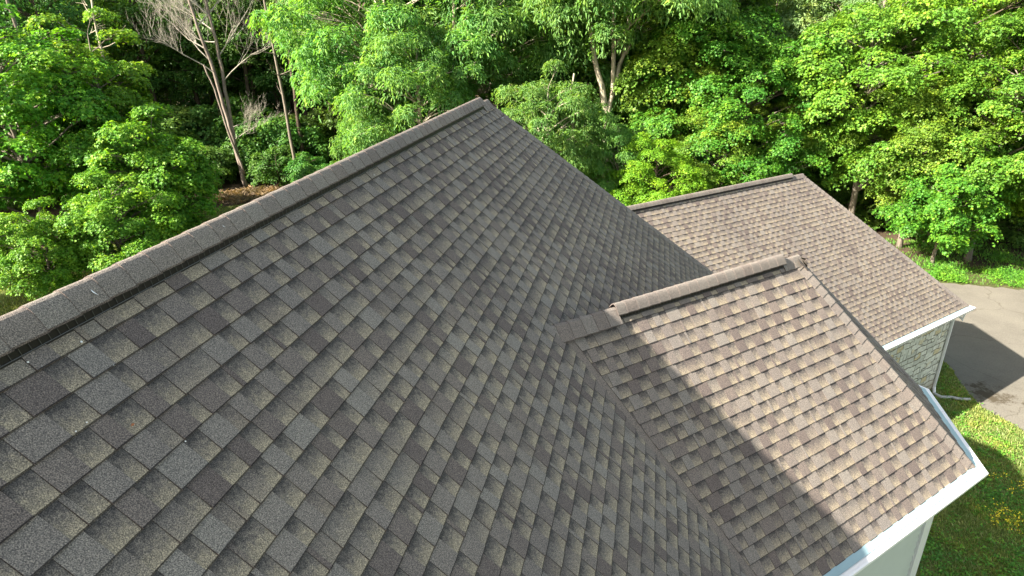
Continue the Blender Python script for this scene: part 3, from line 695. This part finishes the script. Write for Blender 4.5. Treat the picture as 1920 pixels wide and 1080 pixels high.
ML_maple = mat_leaf('maple_leaf', (0.050, 0.147, 0.017), (0.101, 0.245, 0.025), (0.202, 0.336, 0.035), .40)
ML_yel = mat_leaf('yellow_maple_leaf', (0.069, 0.190, 0.014), (0.132, 0.282, 0.018), (0.218, 0.368, 0.025), .44, .015)  # leaf colour of the yellow-green maple kind
ML_loc = mat_leaf('locust_leaf', (0.065, 0.190, 0.046), (0.122, 0.282, 0.065), (0.217, 0.380, 0.079), .44, .010)
ML_dark = mat_leaf('forest_leaf', (0.037, 0.116, 0.019), (0.067, 0.173, 0.030), (0.114, 0.230, 0.036), .38)
ML_ash = mat_leaf('ash_leaf', (0.077, 0.171, 0.050), (0.138, 0.248, 0.083), (0.215, 0.319, 0.121), .40, .015)
ML_near = mat_leaf('near_maple_leaf', (0.052, 0.177, 0.019), (0.106, 0.293, 0.027), (0.261, 0.460, 0.039), .44, .015)
MB_grey = mat_bark('grey_bark', (.09, .078, .062), (.22, .195, .16)); MB_brown = mat_bark('brown_bark', (.045, .036, .028), (.13, .10, .075))
MB_pale = mat_bark('pale_bark', (.22, .19, .14), (.46, .42, .33)); MB_dead = mat_bark('dead_bark', (.11, .085, .07), (.27, .235, .205))
MB_twig = mat_bark('bleached_twigs', (.22, .21, .17), (.42, .40, .34))
FORK = [[(0, 0, -.3, .23), (.1, 0, 3, .21), (.05, .1, 6.2, .19), (-.9, .1, 9.5, .14), (-1.5, .1, 13, .09), (-2.1, .2, 16, .04)],
        [(.05, .1, 5.9, .15), (.25, .2, 8, .13), (.15, .3, 12, .12), (.2, .3, 17, .04)], [(.2, .15, 7.4, .12), (.8, .5, 9.6, .14), (1.25, .6, 13, .12), (1.9, .7, 16.5, .04)],
        [(.95, .5, 9.6, .10), (1.9, .4, 12, .08), (2.5, .3, 15, .03)]]
PRO = {}
def mk(k, *a, **kw): PRO[k] = proto_mesh(k, *a, **kw)
mk('mapleA', 101, 15.5, 2.2, 4.6, ML_maple, MB_grey, MAPLE, .138, 58, 1.3, .55, 15, .55, 92, .35, rb=.22)
mk('mapleB', 102, 16.5, 3.0, 4.2, ML_maple, MB_grey, MAPLE, .138, 56, 1.25, .6, 15, .53, 92, .35, rb=.20)
mk('mapleC', 103, 14.0, 1.4, 4.8, ML_yel, MB_brown, MAPLE, .138, 58, 1.35, .5, 15, .58, 92, .4, rb=.25)
mk('locustA', 104, 16.5, 5.5, 5.2, ML_loc, MB_pale, FROND, .25, 46, 1.4, .42, 15, .62, 78, .75, rb=.25, asym=(1, 1))
mk('locustB', 105, 16.0, 3.5, 4.6, ML_loc, MB_pale, FROND, .25, 44, 1.35, .45, 15, .60, 78, .75, rb=.22)
mk('locustF', 106, 18.0, 10.2, 5.4, ML_loc, MB_pale, FROND, .25, 38, 1.4, .42, 15, .62, 78, .75, stems=FORK)
mk('ash', 107, 16.5, 3.5, 4.0, ML_ash, MB_grey, LANCE, .20, 50, 1.15, .7, 15, .52, 80, .6, rb=.2)
mk('forestA', 108, 19, 7.0, 4.4, ML_dark, MB_brown, OVAL, .20, 36, 1.5, .6, 10, .62, 46, .35, rb=.22, twig=.2)
mk('forestB', 109, 18, 4.0, 4.2, ML_dark, MB_brown, OVAL, .20, 38, 1.45, .6, 10, .60, 46, .35, rb=.2, twig=.2)
mk('shrub', 110, 4.2, .3, 2.0, ML_dark, MB_brown, OVAL, .18, 20, .8, .6, 9, .36, 46, .35, rb=.07, twig=.2)
mk('nearA', 111, 13.2, 1.8, 4.0, ML_near, MB_grey, MAPLE, .15, 66, 1.0, .42, 13, .46, 62, .42, rb=.17, twig=.7)
mk('nearB', 112, 9.6, 1.2, 3.6, ML_near, MB_grey, MAPLE, .15, 56, .95, .42, 13, .46, 62, .42, rb=.15, twig=.7)
def tree(kind, name, x, y, s=1.0, rot=0.0, label='', cat='tree', group=None, z=None, sz=None):
    tm, cm = PRO[kind]; z0 = float(terrain(x, y))-.05 if z is None else z
    root = empty(name, (x, y, z0)); root.rotation_euler = (0, 0, rot); root.scale = (s, s, sz or s)
    a = bpy.data.objects.new('trunk', tm); link(a, root); b = bpy.data.objects.new('crown', cm); link(b, root)
    return meta(root, label, cat, group)
def px(xp, y, zrel=0):
    """world x of the photo column xp at distance y ahead, height zrel relative to the camera"""
    return (xp-960)/FPX*(y*math.cos(TH)-zrel*math.sin(TH))
GW = 'trees along the near edge of the woods'
T = [
 # kind, name, photo column, y, scale, rotation, label
 ('nearA', 'maple_tree', 40, 31, 1.0, .3, 'leafy maple nearest the left edge of the photo, its pale trunk showing low down'),
 ('nearA', 'maple_tree', 165, 36, .98, 2.1, 'tall slim maple rising left of the bare dead tree'),
 ('nearB', 'maple_tree', 262, 31, .86, 1.2, 'lower spreading maple between the ridge cap and the bare dead tree'),
 ('nearB', 'maple_tree', 185, 27.5, .62, 4.0, 'small bright maple just over the main ridge, lowest of the left group'),
 ('nearA', 'maple_tree', -60, 35, 1.1, 5.0, 'tall maple cut by the left edge, behind the nearest maple'),
 ('nearB', 'maple_tree', 20, 26, .52, .9, 'small maple cut off by the lower left end of the main ridge'),
 ('locustA', 'locust_tree', 745, 41, 1.0, .4, 'big feathery locust right of the dead tree, overhanging its dark gap'),
 ('locustB', 'locust_tree', 790, 37, .80, 2.4, 'lower feathery locust right behind the main roof peak, left side'),
 ('locustA', 'locust_tree', 900, 44, 1.05, 3.6, 'tall feathery locust directly above the main roof peak'),
 ('locustF', 'locust_tree', 1140, 39, 1.0, 0, 'locust whose pale forked trunk shows in the open between its foliage'),
 ('locustB', 'locust_tree', 1030, 34, .62, 1.0, 'low drooping locust beside the far edge of the main roof'),
 ('mapleC', 'maple_tree', 1235, 34, .47, .6, 'small rounded yellow-green maple peeping over the left end of the garage ridge'),
 ('mapleB', 'maple_tree', 1300, 40, .98, 1.4, 'bright green maple behind the middle of the garage ridge'),
 ('mapleA', 'maple_tree', 1410, 37, .80, 3.0, 'shorter maple touching the right half of the garage ridge'),
 ('ash', 'ash_tree', 1560, 41, 1.05, .5, 'pale grey-green ash with long narrow leaves, tallest over the garage peak'),
 ('ash', 'ash_tree', 1430, 43, .95, 2.5, 'second pale ash, behind the maples left of the tallest ash'),
 ('mapleA', 'maple_tree', 1640, 35.5, .92, 4.4, 'maple with its trunk bared right of the garage peak'),
 ('mapleC', 'maple_tree', 1770, 38, 1.12, 2.0, 'yellow-green maple filling the top right behind the others'),
 ('mapleA', 'maple_tree', 1745, 33.5, .66, 5.3, 'maple with low boughs hanging over the garage hip'),
 ('mapleB', 'maple_tree', 1885, 31.5, .78, 3.7, 'maple with a thick lit trunk beside the verge at the right edge'),
 ('mapleC', 'maple_tree', 1990, 34, 1.02, 1.1, 'yellow-green maple cut by the right edge of the photo'),
 ('nearB', 'maple_tree', 1815, 31.0, .66, 1.7, 'small low maple whose drooping boughs hang over the verge'),
 ('mapleB', 'maple_tree', 1690, 37.5, .72, 2.9, 'mid-height maple filling the space above the garage hip'),
 ('mapleA', 'maple_tree', 1350, 36, .50, 2.2, 'low bushy maple just above the middle of the garage ridge'),
 ('mapleB', 'maple_tree', 1480, 38, .62, .4, 'bushy maple immediately left of the garage peak'),
 ('locustB', 'locust_tree', 700, 36.5, .50, 3.9, 'low feathery locust brushing the main ridge half way along'),
 ('locustB', 'locust_tree', 1165, 36, .44, 2.6, 'small drooping locust hiding the foot of the forked trunk'),
 ('mapleB', 'maple_tree', 1195, 44, .95, 1.0, 'green maple in the gap between the forked locust and the bright maples'),
 ('locustB', 'locust_tree', 1075, 43, .95, 5.0, 'feathery locust standing behind the forked trunk'),
 ('mapleA', 'maple_tree', 1255, 41.5, 1.02, 5.6, 'tall maple rising between the forked locust and the pale ashes'),
 ('ash', 'ash_tree', 1335, 44, 1.0, 4.1, 'third pale ash, farthest left of the ashes'),
 ('mapleB', 'maple_tree', 2080, 30, .9, .1, 'maple beyond the right edge, casting its shadow on the driveway')]
for k, nm, xp, y, s, rot, lab in T: tree(k, nm, px(xp, y, -5), y, s, rot, lab, 'tree', GW)
# unseen trees added to the left and behind, to shade the left maples
for i, (x, y) in enumerate(((-41, 22), (-38, 12), (-50, 30))):
    tree('mapleB' if i % 2 else 'mapleA', 'maple_tree', x, y, 1.15, i*1.3, ('nearest', 'rearmost', 'farthest')[i]+' of the three tall unseen maples added to shade the left-hand trees', 'tree', 'added shade maples left of the house')
# the woods behind
rw = random.Random(5); n = 0; placed = []
def deep(xp):
    if xp < 620: return 'dark leafy tree deep in the woods behind the bare dead tree and left maples', 'tree', 'deep woods on the left'
    if xp < 1230: return 'dark leafy tree deep in the woods behind the feathery locusts', 'tree', 'deep woods behind the locusts'
    return 'leafy tree deep in the woods behind the bright maples on the right', 'tree', 'deep woods on the right'
def ok(x, y, d):
    return all((x-a)**2+(y-b)**2 > d*d for a, b in placed)
for band, (ya, yb, cnt, dmin) in enumerate(((45, 53, 26, 4.2), (54, 66, 34, 4.6), (66, 74, 22, 5))):
    tries = 0; c = 0
    while c < cnt and tries < 900:
        tries += 1; y = rw.uniform(ya, yb); x = rw.uniform(-1.02, .98)*y
        xp = 960+FPX*x/(y*.922+3)
        if 200 < xp < 650 and y < 52.5: continue
        if 270 < xp < 630 and y < 57: continue
        if not ok(x, y, dmin): continue
        placed.append((x, y)); c += 1; k = rw.choice(['forestA', 'forestB', 'forestA', 'mapleB']) if x < 2 else rw.choice(['forestB', 'mapleA', 'mapleB', 'forestB'])
        tree(k, 'forest_tree', x, y, rw.uniform(.9, 1.15), rw.uniform(0, 6.28), *deep(xp))
for i, (xp, y) in enumerate(((450, 60), (500, 63), (555, 60), (600, 64), (395, 62), (345, 60), (525, 69))):
    tree('forestB', 'forest_tree', px(xp, y), y, 1.0, i*2.2, *deep(xp))
for i in range(40):       # far tree line that closes the view beyond the clearing
    a = -1.0+2.0*i/39+rw.uniform(-.015, .015); d = rw.uniform(112, 135); x, y = a*d*.85, d*math.cos(a*.78)
    tree(rw.choice(['forestB', 'mapleB']), 'forest_tree', x, y, rw.uniform(1.2, 1.5), rw.uniform(0, 6.28), 'distant tree in the line closing off the clearing', 'tree', 'distant tree line')
for i, (xp, y, s) in enumerate(((520, 47, .8), (575, 46, .7), (480, 52, 1.0), (610, 42, .75), (700, 43, .8), (840, 46, 1), (560, 53, 1.2), (400, 51, 1.0), (340, 49, .9), (1000, 44, .9), (1070, 45, .9), (1200, 43, 1.0), (1250, 38, .8), (1530, 44, .9), (1600, 42, .8), (1700, 42, .9), (1830, 39, .8), (1930, 38, .8), (640, 55, 1.3), (760, 52, 1.2), (300, 50, 1.5), (360, 52, 1.4), (430, 53, 1.5), (500, 51, 1.3), (545, 50, 1.2), (250, 47, 1.4), (200, 46, 1.3), (30, 44, 1.3), (70, 46, 1.4), (110, 44, 1.2), (150, 45, 1.3), (-10, 42, 1.2), (395, 47.5, .8), (500, 49.5, .7), (300, 84, 1.5), (345, 80, 1.7), (390, 84, 1.4), (440, 79, 1.6), (480, 84, 1.5), (520, 80, 1.6), (560, 83, 1.6), (600, 80, 1.6), (260, 81, 1.6), (640, 84, 1.5), (410, 74, 1.3), (500, 73, 1.2), (1650, 37, .9), (1720, 36, .7), (1770, 35, .8), (1870, 35.5, .9), (1925, 34, .8), (1560, 41, 1.1), (1500, 41, 1.1), (1850, 41, 1.3), (1780, 43, 1.4), (1690, 44, 1.4), (1900, 43, 1.4))):
    tree('shrub', 'forest_shrub', px(xp, y, -10), y, s, i*1.7, *(('low dark shrub under the trees around the bare dead tree', 'shrub', 'shrubs on the left') if xp < 620 else ('low dark shrub under the feathery locusts', 'shrub', 'shrubs under the locusts') if xp < 1230 else ('low dark shrub under the maples beyond the garage', 'shrub', 'shrubs on the right')))
# ------------------------------------------------------------------ the bare dead tree
def dead_tree():
    rg = np.random.default_rng(77); root = empty('dead_tree', (px(462, 47.3, -11.7), 47.3, 0))
    H = 21.; mb = MB()
    stA = [(0, 0, -.2, .18), (-.35, 0, 3.5, .14), (-.75, .1, 6.5, .12), (-1.25, .1, 9.5, .11), (-1.75, 0, 12.5, .09), (-2.2, 0, 16, .07), (-2.5, 0, 20, .03)]
    stB = [(-.28, 0, 3.0, .12), (-.45, .3, 6.0, .12), (-.55, .4, 9.0, .11), (-.75, .4, 12.5, .09), (-.6, .3, 16, .08), (-.5, .3, 20, .03)]
    stC = [(.1, -.1, 1.0, .09), (-.5, -.3, 4.0, .08), (-1.0, -.3, 7.0, .06), (-1.5, -.4, 9, .05)]
    S = []
    for st in (stA, stB, stC):
        P_ = []; R_ = []
        for i in range(len(st)-1):
            for j in range(4):
                t = j/4; a = np.array(st[i][:3])*(1-t)+np.array(st[i+1][:3])*t; P_.append(a+rg.normal(0, .035, 3)); R_.append(st[i][3]*(1-t)+st[i+1][3]*t)
        mb.tube(P_, R_, 9); S += list(zip(P_, R_))
    tr = mb.build('trunk', MB_dead, root, True)
    br = MB()
    def grow(p, d, L, r, lvl):
        pts = [p]; rs = [r]; n = 5; q = p.copy(); dd = d.copy()
        for i in range(n):
            dd = dd+rg.normal(0, .13, 3)+np.array([0, 0, .11]); dd /= np.linalg.norm(dd); q = q+dd*L/n; pts.append(q.copy()); rs.append(r*(1-.85*(i+1)/n))
        br.tube(pts, rs, 5 if lvl == 0 else 4 if lvl == 1 else 3, False)
        if lvl < 3:
            for k in range((8, 6, 4)[lvl]):
                i = rg.integers(1, n+1); ax = nz(np.cross(dd, rg.normal(0, 1, 3))); a = rg.uniform(.35, .8)
                nd = dd*math.cos(a)+ax*math.sin(a); nd[2] += .18; grow(pts[i], nd/np.linalg.norm(nd), L*rg.uniform(.42, .68), max(rs[i]*.60, .0075), lvl+1)
    heads = [(12, -1.0, .05), (10, -1.0, .3), (14, -.95, .1), (8.2, -1, -.2), (9.5, -.8, .5), (12.5, -.6, .6), (15, -.8, .3), (11, .9, .35), (9.2, 1.0, .2), (13.5, .7, .5), (7.4, .8, -.3), (15, .8, .2), (11.5, -.9, -.2), (8.8, -.95, .1), (4.2, 1.0, .15), (3.6, .95, -.1), (10.4, -.9, .5)]
    for z, dx, dy in heads:
        p = min(S, key=lambda s: abs(s[0][2]-z)+rg.uniform(0, .5))[0]; d = np.array([dx, dy, rg.uniform(.25, .75)]); d /= np.linalg.norm(d)
        grow(p.copy(), d, rg.uniform(3.4, 5.2) if z > 5 else 2.4, .05 if z > 5 else .03, 0)
    br.build('branches', MB_twig, root, True)
    meta(root, 'bare dead tree with twin reddish trunks and a fan of pale leafless twigs', 'tree')
dead_tree()
def bare_trunk(xp, y, top, r, lean, label, seed, mat=MB_grey, tw=6):
    rg = np.random.default_rng(seed); x = px(xp, y, -8); root = empty('bare_tree', (x, y, float(terrain(x, y)))); mb = MB(); P_ = []; R_ = []
    off = 0
    for i in range(15):
        t = i/14; off += rg.normal(0, .07); P_.append(np.array([lean*t*top+off, rg.normal(0, .03), t*top-.2])); R_.append(r*(1-.72*t)*(1.35 if i == 0 else 1))
    mb.tube(P_, R_, 8); mb.build('trunk', mat, root, True); br = MB()
    for k in range(tw):
        p = P_[rg.integers(5, 14)]; a = rg.uniform(0, 6.28); L = rg.uniform(.8, 2.2); q = p+np.array([math.cos(a)*L, math.sin(a)*L, rg.uniform(.1, .9)])
        br.tube(curve(p, q, rg, -.06, 4, .1), [.035, .028, .02, .013, .006], 4, False)
        for m in range(3):
            s = p*.5+q*.5; e = q+rg.normal(0, .4, 3); br.tube(curve(s, e, rg, 0, 3, .1), [.014, .01, .008, .005], 3, False)
    br.build('branches', mat, root, True); return meta(root, label, 'tree')
bare_trunk(548, 46, 19, .13, -.045, 'slender leaning grey trunk at the left of the big locust', 1)
bare_trunk(562, 49, 19, .17, -.02, 'straight dark trunk just right of the slender leaning one', 2, MB_brown)
bare_trunk(862, 39, 17, .17, 0.0, 'straight whitish trunk standing in front of the locusts', 3, MB_pale)
bare_trunk(826, 43, 17, .14, 0.0, 'thin grey trunk left of the whitish one', 4)
bare_trunk(932, 42, 14, .13, -.02, 'thin brown trunk behind the main roof peak', 5, MB_brown)
bare_trunk(1075, 36, 9.0, .14, -.01, 'short pale trunk beside the low drooping locust', 6, MB_pale, 3)
bare_trunk(1610, 39, 13, .24, .03, 'thick bare trunk in the dark gap right of the garage peak', 7)
bare_trunk(1550, 40, 12, .18, .06, 'leaning trunk nearest the garage peak', 8)
bare_trunk(118, 39, 17, .17, -.03, 'pale grey trunk showing among the left maples', 9, MB_grey, 16)
bare_trunk(240, 38, 13, .14, .03, 'thin pale trunk between the two left maples', 10, MB_pale, 12)
# ------------------------------------------------------------------ grass, weeds, flowers
def patch(q): return np.clip(.5+.5*np.sin(q[:, 0]*1.7+q[:, 1]*.6)*np.sin(q[:, 1]*1.3-q[:, 0]*.5)+.25*np.sin(q[:, 0]*4.1)*np.sin(q[:, 1]*3.7), .05, 1)
def blades(name, n, region, h, wd, mat, seed, lean=.5, dens=None):
    rg = np.random.default_rng(seed); P = []
    while sum(len(p) for p in P) < n:
        q = region(rg, n)
        if dens is not None: q = q[rg.uniform(0, 1, len(q)) < dens(q)]
        P.append(q)
    P = np.concatenate(P)[:n]; a = rg.uniform(0, 6.283, n); hh = h*rg.uniform(.4, 1.4, n); l = lean*hh*rg.uniform(.2, 1.3, n)
    X = np.stack([np.cos(a), np.sin(a), 0*a], 1); Y = np.stack([-np.sin(a), np.cos(a), 0*a], 1); Z = np.array([0, 0, 1.])
    b = np.concatenate([P, np.full((n, 1), .004)], 1); w_ = wd*rg.uniform(.6, 1.4, n)
    v0 = b-X*w_[:, None]/2; v1 = b+X*w_[:, None]/2; v2 = b+Y*(l*.35)[:, None]+Z*(hh*.65)[:, None]+X*w_[:, None]*.4; v3 = b+Y*l[:, None]+Z*hh[:, None]
    V = np.stack([v0, v1, v2, v3], 1).reshape(-1, 3); i = np.arange(n)*4
    F = np.stack([i, i+1, i+2, i+3], 1).ravel()
    me = np_mesh(name, V, F, np.full(n, 4), mat, np.repeat(np.clip(rg.normal(.5, .25, n), 0, 1), 4)); return link(bpy.data.objects.new(name, me))
def inpoly(q, poly):
    x, y = q[:, 0], q[:, 1]; c = np.zeros(len(q), bool)
    for i in range(len(poly)):
        x1, y1 = poly[i]; x2, y2 = poly[i-1]
        m = ((y1 > y) != (y2 > y)) & (x < (x2-x1)*(y-y1)/(y2-y1+1e-12)+x1); c ^= m
    return c
def region(poly):
    A = np.array(poly); lo, hi = A.min(0), A.max(0)
    return lambda rg, n: (lambda q: q[inpoly(q, poly)])(rg.uniform(lo, hi, (n, 2)))
ML_grass = mat_leaf('grass_blade', (.10, .18, .035), (.20, .27, .065), (.42, .43, .19), .3, .0, 0)
ML_weed = mat_leaf('weed_leaf', (0.052, 0.172, 0.019), (0.095, 0.272, 0.028), (0.188, 0.374, 0.040), .3, .0, 0)
GR = [(p[0]-.03, p[1]) for p in EDGE[4:]]+[(20, 4), (6, 4), (6, 12), (11.5, 17.2), (13.5, 19.3)]
g1 = blades('lawn_grass', 190000, region(GR), .075, .013, ML_grass, 31, .7, lambda q: .35+.65*patch(q*1.3+3)); meta(g1, 'short green lawn grass beside the driveway and below the wing gutter', 'grass', kind='stuff')
def weeds(name, n, reg, size, mat, seed, hz, dens=None, shape=OVAL):
    rg = np.random.default_rng(seed); P = []
    while sum(len(p) for p in P) < n:
        q = reg(rg, n)
        if dens is not None: q = q[rg.uniform(0, 1, len(q)) < dens(q)]
        P.append(q)
    c = np.concatenate(P)[:n]; k = 7; c = np.repeat(c, k, 0); m = len(c); a = rg.uniform(0, 6.283, m); r = rg.uniform(0, .09, m); hh = np.repeat(rg.uniform(.3, 1.2, n), k)*hz
    p = np.stack([c[:, 0]+r*np.cos(a), c[:, 1]+r*np.sin(a), .01+hh*rg.uniform(.2, 1, m)], 1)
    nn = nz(np.stack([rg.normal(0, .45, m), rg.normal(0, .45, m), np.ones(m)], 1)); d = np.stack([np.cos(a), np.sin(a), rg.uniform(-.2, .5, m)], 1)
    me = leaves(name, p, nn, d, size*rg.uniform(.5, 1.4, m), shape, mat, np.clip(rg.normal(.5, .28, m), 0, 1)); return link(bpy.data.objects.new(name, me))
w1 = weeds('lawn_weeds', 9000, region(GR), .058, ML_weed, 32, .12, lambda q: patch(q)*(1.1-np.clip((q[:, 1]-13)/6, 0, .8))); meta(w1, 'broad-leaved weeds growing through the lawn', 'weeds', kind='stuff')
VG = [(12, 31), (17.6, 29.1), (20.2, 28.5), (23.4, 27.7), (27, 26.7), (36, 25.6), (36, 28.3), (27, 29.4), (22, 30.0), (17, 31.2), (12, 33.0)]
w2 = weeds('verge_weeds', 4200, region(VG), .075, ML_weed, 33, .30, lambda q: patch(q)**2); meta(w2, 'low leafy weeds along the far edge of the driveway', 'weeds', kind='stuff')
YD = [(-29, 24), (-23.5, 32.5), (-19.6, 41.2), (-14, 45.0), (-8, 40), (-12, 30), (-16, 20)]
g2 = blades('yard_grass', 60000, region(YD), .09, .022, ML_grass, 34, .6); meta(g2, 'grass of the yard behind the house on the left', 'grass', kind='stuff')
BR = [(-22, 42.5), (-20.5, 45), (-18, 46.6), (-16, 46.2), (-16.5, 44.2), (-19, 41.5)]
M_straw = mat_leaf('dry_brush', (.10, .075, .045), (.19, .145, .09), (.30, .23, .14), .15, .0, 0)
g3 = blades('dry_brush', 2600, region(BR), .30, .02, M_straw, 35, 1.4, lambda q: patch(q*1.1)**1.5); meta(g3, 'tangle of dry brown brush at the foot of the dead tree', 'brush', kind='stuff')
VG2 = VG[:6]+[(36, 31.5), (27, 33.5), (22, 34.5), (17, 36), (12, 36)]
g4 = blades('verge_grass', 26000, region(VG2), .13, .016, ML_weed, 38, .8, lambda q: .08+.92*patch(q*.9+1)**2); meta(g4, 'rough shaded grass under the trees at the far edge of the driveway', 'grass', kind='stuff')
FLB = [(13.5, 9.5), (12.2, 12.0), (11.3, 13.6), (12.2, 15.0), (14.2, 13.8), (16, 11)]
_c = px_on(245, 801, P1, A1+2*Q4)+nrm(A1+2*Q4)*.018; _u = D1; _w = hd(A1+2*Q4)*S2-UP*S2
mlf = newmat('orange_leaf'); mlf[2].inputs['Base Color'].default_value = (.30, .09, .02, 1)
lf = mesh_obj('fallen_leaf', [_c-_u*.010, _c+_w*.005+nrm(A1)*.002, _c+_u*.011, _c-_w*.006+nrm(A1)*.003], [(0, 1, 2, 3)], mlf[0]); meta(lf, 'tiny orange dead leaf lying alone on the near shingles of the main roof', 'leaf')
mfl = newmat('yellow_petals'); mfl[2].inputs['Base Color'].default_value = (.90, .74, .02, 1); mfl[2].inputs['Roughness'].default_value = .6
fl = weeds('wildflowers', 150, region(FLB), .036, mfl[0], 36, .26, lambda q: np.clip(np.sin(q[:, 0]*2.6+1)*np.sin(q[:, 1]*2.1)*1.4, 0.05, 1)); meta(fl, 'scattered small yellow wildflowers in the lawn', 'flowers', kind='stuff')
